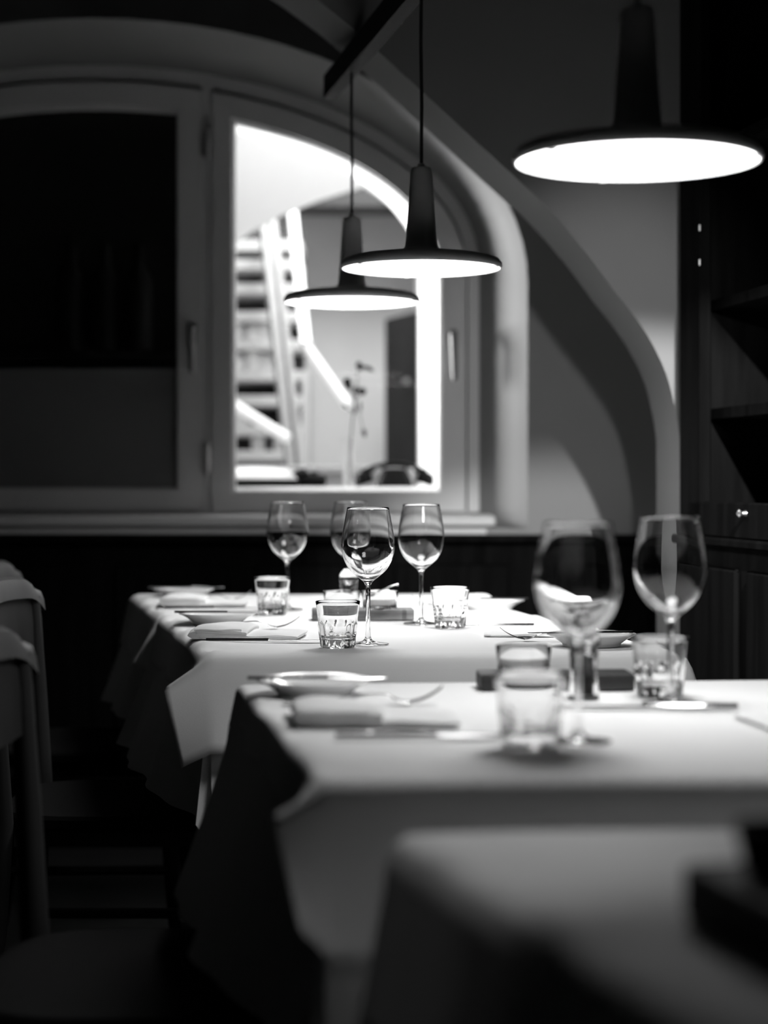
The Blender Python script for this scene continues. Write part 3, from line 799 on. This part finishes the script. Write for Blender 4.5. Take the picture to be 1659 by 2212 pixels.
# ------------------------------------------------------------------ cutlery
def strip(path, th_):      # path: (x, z, halfwidth)
    rings = []
    for x, z, w_ in path:
        rings.append([(x, -w_, z), (x, -w_ * .5, z + th_), (x, w_ * .5, z + th_), (x, w_, z), (x, w_ * .5, z - th_ * .6), (x, -w_ * .5, z - th_ * .6)])
    return rings
def make_fork(label):
    t = thing('fork', label, 'fork', group='table forks')
    MB().loft(strip(dens([(0, .003, .004), (.006, .003, .0075), (.05, .0055, .006), (.09, .0115, .004), (.115, .0125, .003), (.128, .009, .003)], 3), .0012)).build('handle', M['steel'], t)
    MB().loft(strip(dens([(.127, .0092, .003), (.135, .0055, .0085), (.145, .003, .0115), (.152, .0026, .0118)], 3), .0010)).build('head', M['steel'], t)
    tn = None
    for k in range(4):
        o = MB().loft(strip(dens([(.150, .0026, .0016), (.165, .006, .0015), (.18, .0135, .0013), (.19, .021, .0007)], 3), .0010)).build('tine', M['steel'], t) if tn is None else tn.copy()
        if tn is None: tn = o
        else: C.objects.link(o)
        o.location.y = -.0098 + k * .00653
    return t
def make_knife(label):
    t = thing('table_knife', label, 'knife', group='table knives')
    MB().loft(strip(dens([(0, .004, .004), (.004, .004, .0075), (.04, .004, .0075), (.085, .004, .0062), (.104, .004, .0055)], 3), .0030)).build('handle', M['steel'], t)
    MB().loft(strip(dens([(.103, .004, .0055), (.112, .003, .008), (.16, .003, .0095), (.195, .003, .0075), (.208, .003, .002)], 3), .0009)).build('blade', M['steel'], t)
    return t
fk = [((-.490, 4.20), 0, 'fork on the farthest table beside the chairs, tines raised'),
      ((-.344, 3.39), 0, 'fork between plate and napkin on the middle table, tines raised'),
      ((-.120, 2.235), 0, 'blurred fork between plate and napkin under the nearest lamp'),
      ((.385, 3.135), pi, 'fork with curved tines pointing away from the bench on the middle table'),
      ((.250, 4.005), pi, 'fork beside the bench-side plate of the farthest table')]
f0 = make_fork(fk[0][2])
for k, (p, rz, l) in enumerate(fk):
    if k == 0: f0.location = (*p, TZ + .0015); f0.rotation_euler = (0, 0, R(-2))
    else: dup(f0, l, (*p, TZ + .0015), rz + R((-2, -2, -2, 3, 2)[k]))
kn_ = [((-.460, 3.905), R(0), TZ + .001, 'knife in front of the napkin on the farthest table'),
       ((-.296, 3.100), R(-1), TZ + .001, 'sharp knife in front of the folded napkin on the middle table'),
       ((-.050, 1.930), R(3), TZ + .001, 'blurred knife in front of the napkin under the nearest lamp'),
       ((.276, 3.425), pi + R(1), TZ + .001, 'knife beside the bench-side tumbler on the middle table'),
       ((.414, 2.180), pi + R(-2), TZ + .001, 'dark handled looking knife by the wine glass nearest to the bench')]
k0 = make_knife(kn_[0][3])
for k, (p, rz, z, l) in enumerate(kn_):
    if k == 0: k0.location = (*p, z); k0.rotation_euler = (0, 0, rz)
    else: dup(k0, l, (*p, z), rz)
def make_butter(label):
    t = thing('butter_knife', label, 'knife', group='butter knives on side plates')
    MB().loft(strip(dens([(0, .0035, .004), (.004, .0035, .0072), (.04, .0035, .007), (.085, .0035, .0055), (.10, .0035, .005)], 3), .0026)).build('handle', M['steel'], t)
    MB().loft(strip(dens([(.099, .0035, .005), (.11, .003, .008), (.14, .003, .0095), (.165, .003, .006), (.176, .003, .002)], 3), .0009)).build('blade', M['steel'], t)
    return t
bks = [((-.548, 4.335), 0, 'butter knife across the plate of the farthest table, towards the chairs'),
       ((-.3935, 3.500), R(-1.5), 'sharp butter knife across the plate on the middle table, towards the chairs'),
       ((-.170, 2.320), R(2), 'blurred butter knife across the plate under the nearest lamp'),
       ((.405, 3.030), pi + R(2), 'butter knife across the bench-side plate of the middle table'),
       ((.302, 3.900), pi + R(-3), 'butter knife across the bench-side plate of the farthest table')]
b0 = make_butter(bks[0][2])
for k, (p, rz, l) in enumerate(bks):
    if k == 0: b0.location = (*p, TZ + .0195); b0.rotation_euler = (0, 0, rz)
    else: dup(b0, l, (*p, TZ + .0195), rz)

# ------------------------------------------------------------------ napkins: a folded strip doubled back on itself
def napkin(label, loc, rz, seed, flip=1, length=.178, depth=.13, h=1.0):
    rnd = random.Random(seed)
    top = [(length, .002), (length + .003, .005), (length, .0088)]
    top += [(length * .8, .0092), (length * .60, .0094), (length * .53, .0100)]
    top += [(length * .50, .0120), (length * .515, .0160), (length * .48, .0195), (length * .36, .0215), (length * .2, .0228), (.05 * length, .0220)]
    top += [(-.008, .0185), (-.013, .012), (-.010, .006), (-.002, .002)]
    pr = dens(top, 3)
    N = 12; rows = []
    ph = rnd.uniform(0, 6)
    for i in range(N + 1):
        v = i / N; y = (v - .5) * depth
        row = []
        for (x, z) in pr:
            e = 1 - .25 * max(0, abs(2 * v - 1) - .8) / .2
            zz = .0015 + (z - .0015) * h * (e + .05 * sin(5 * v + ph)) + (.0012 * sin(x * 60 + v * 6 + ph) if z > .008 else 0)
            row.append((flip * (x + .004 * sin(3.2 * v + ph)), y + .0025 * sin(x * 25 + ph), max(.0012, zz)))
        rows.append(row)
    mb_ = MB().grid(rows)
    for rr in (rows[0], rows[-1]): mb_.add(rr, [tuple(range(len(rr)))])
    mb_.grid([[r[0] for r in rows], [r[-1] for r in rows]])
    o = mb_.build('napkin', M['napkin'], None, angle=60)
    # loose inner folds showing on the near side
    fz = MB()
    for (zf, x0, x1) in ((.0052 * h, .006, length * .98), (.0130 * h, .0, length * .46), (.0172 * h, -.004, length * .45)):
        pts = [(flip * (x0 + (x1 - x0) * q / 8), -depth / 2 - .0012 + .0008 * sin(q + ph), zf + .0006 * sin(q * 1.3 + ph)) for q in range(9)]
        fz.tube(pts, .0016, 6)
    fz.build('fold_edge', M['napkin'], o)
    o.location = (*loc, TZ + .0005); o.rotation_euler = (0, 0, rz)
    return tag(o, label, 'napkin', 'folded white napkins')
napkin('white folded napkin with a rolled end on the farthest table, beside the plate', (-.472, 4.06), 0, 1, 1, .17, .15)
napkin('sharp white folded napkin behind the knife on the middle table', (-.313, 3.215), R(-3), 2, 1, .170, .14)
napkin('blurred white folded napkin in front of the plate under the nearest lamp', (-.090, 2.075), R(1), 3, 1, .165, .13)
napkin('flat white folded napkin beside the fork, bench side of the middle table', (.365, 3.27), 0, 4, -1, .185, .13, .5)
napkin('white folded napkin behind the bench-side plate of the farthest table', (.225, 4.15), 0, 5, -1, .17, .13, .7)
napkin('white folded napkin at the picture edge, bench side of the table under the nearest lamp', (.585, 2.06), R(4), 6, -1, .18, .13, .6)

# ------------------------------------------------------------------ condiment boards, mills, dishes, spoon
def board(label, fl_, rz, m):
    o = MB().box(0, .197, 0, .066, .0, .0215, .0018).build('serving_board', m)
    o.location = (*fl_, TZ + .0012); o.rotation_euler = (0, 0, rz)
    return tag(o, label, 'board', 'small wooden condiment boards')
board('small oak board behind the sharpest tumbler on the middle table', (-.138, 3.575), R(3), M['board'])
board('small dark board behind the blurred tumbler under the nearest lamp', (.1235, 2.365), R(3), M['darkboard'])
bb = board('small black board on the closest table, at the picture edge', (.183, 1.140), R(-76), M['black']); bb.scale.z = 1.5
def make_mill(label):
    t = thing('pepper_mill', label, 'pepper mill', group='clear pepper mills')
    MB().lathe([(0, 0), (.0185, 0), (.0195, .003), (.0185, .012), (.0165, .03), (.0170, .048), (.0185, .056), (.0185, .058), (0, .058)], 32).build('body', M['acrylic'], t)
    MB().lathe([(0, .006), (.0085, .006), (.0085, .054), (0, .054)], 20).build('pepper', M['pepper'], t)
    MB().lathe([(0, .0585), (.0165, .0585), (.0195, .066), (.0195, .074), (.0165, .083), (.010, .0885), (0, .090)], 32).build('head', M['acrylic'], t)
    MB().lathe([(0, .0902), (.004, .0902), (.0045, .0935), (.003, .0965), (0, .097)], 14).build('knob', M['steel'], t)
    return t
m0 = make_mill('clear pepper mill behind the sharpest wine glass'); m0.location = (-.072, 3.80, TZ + .001)
dup(m0, 'blurred clear pepper mill with dark core, behind the stem of the largest wine glass', (.245, 2.285, TZ + .001))
bw = MB().lathe([(0, 0), (.012, 0), (.014, .003), (.0195, .024), (.0200, .029), (.0188, .029), (.0170, .024), (.010, .006), (0, .005)], 36).build('condiment_bowl', M['black'])
bw.location = (.2295, 1.113, TZ + .0338); tag(bw, 'tiny black bowl standing on the black board of the closest table', 'bowl')
def make_dish(label, r=.036, h=.034):
    t = thing('salt_dish', label, 'salt dish', group='small clear salt dishes')
    MB().lathe([(0, 0), (r * .88, 0), (r * .93, .003), (r, h - .001), (r * .985, h), (r * .94, h - .001), (r * .87, .007), (0, .006)], 40).build('bowl', M['glass'], t)
    s = MB().lathe([(0, .0065), (r * .84, .0075), (r * .88, .018), (r * .6, .021), (r * .2, .024), (0, .0245)], 28).build('salt', M['salt'], t)
    s['kind'] = 'stuff'
    return t
ZBD = TZ + .0228
d0 = make_dish('clear round salt dish on the oak board, behind the sharpest tumbler'); d0.location = (-.082, 3.611, ZBD)
dup(d0, 'clear salt dish with a spoon on the oak board, behind the sharpest wine glass', (-.008, 3.615, ZBD))
dup(d0, 'blurred salt dish on the dark board behind the large blurred tumbler', (.180, 2.402, ZBD))
spn = thing('salt_spoon', 'tiny metal spoon leaning in the salt dish on the oak board', 'spoon', (-.008, 3.612, ZBD + .024), 0)
MB().tube([(-.012, 0, .004), (.0, 0, .010), (.02, 0, .018), (.036, 0, .022)], [.0022, .0016, .0015, .002], 8).build('handle', M['steel'], spn)
MB().lathe([(0, -.004), (.006, -.003), (.0085, .001), (.0075, .001), (0, -.002)], 16, (-.016, 0, .003)).build('bowl', M['steel'], spn)
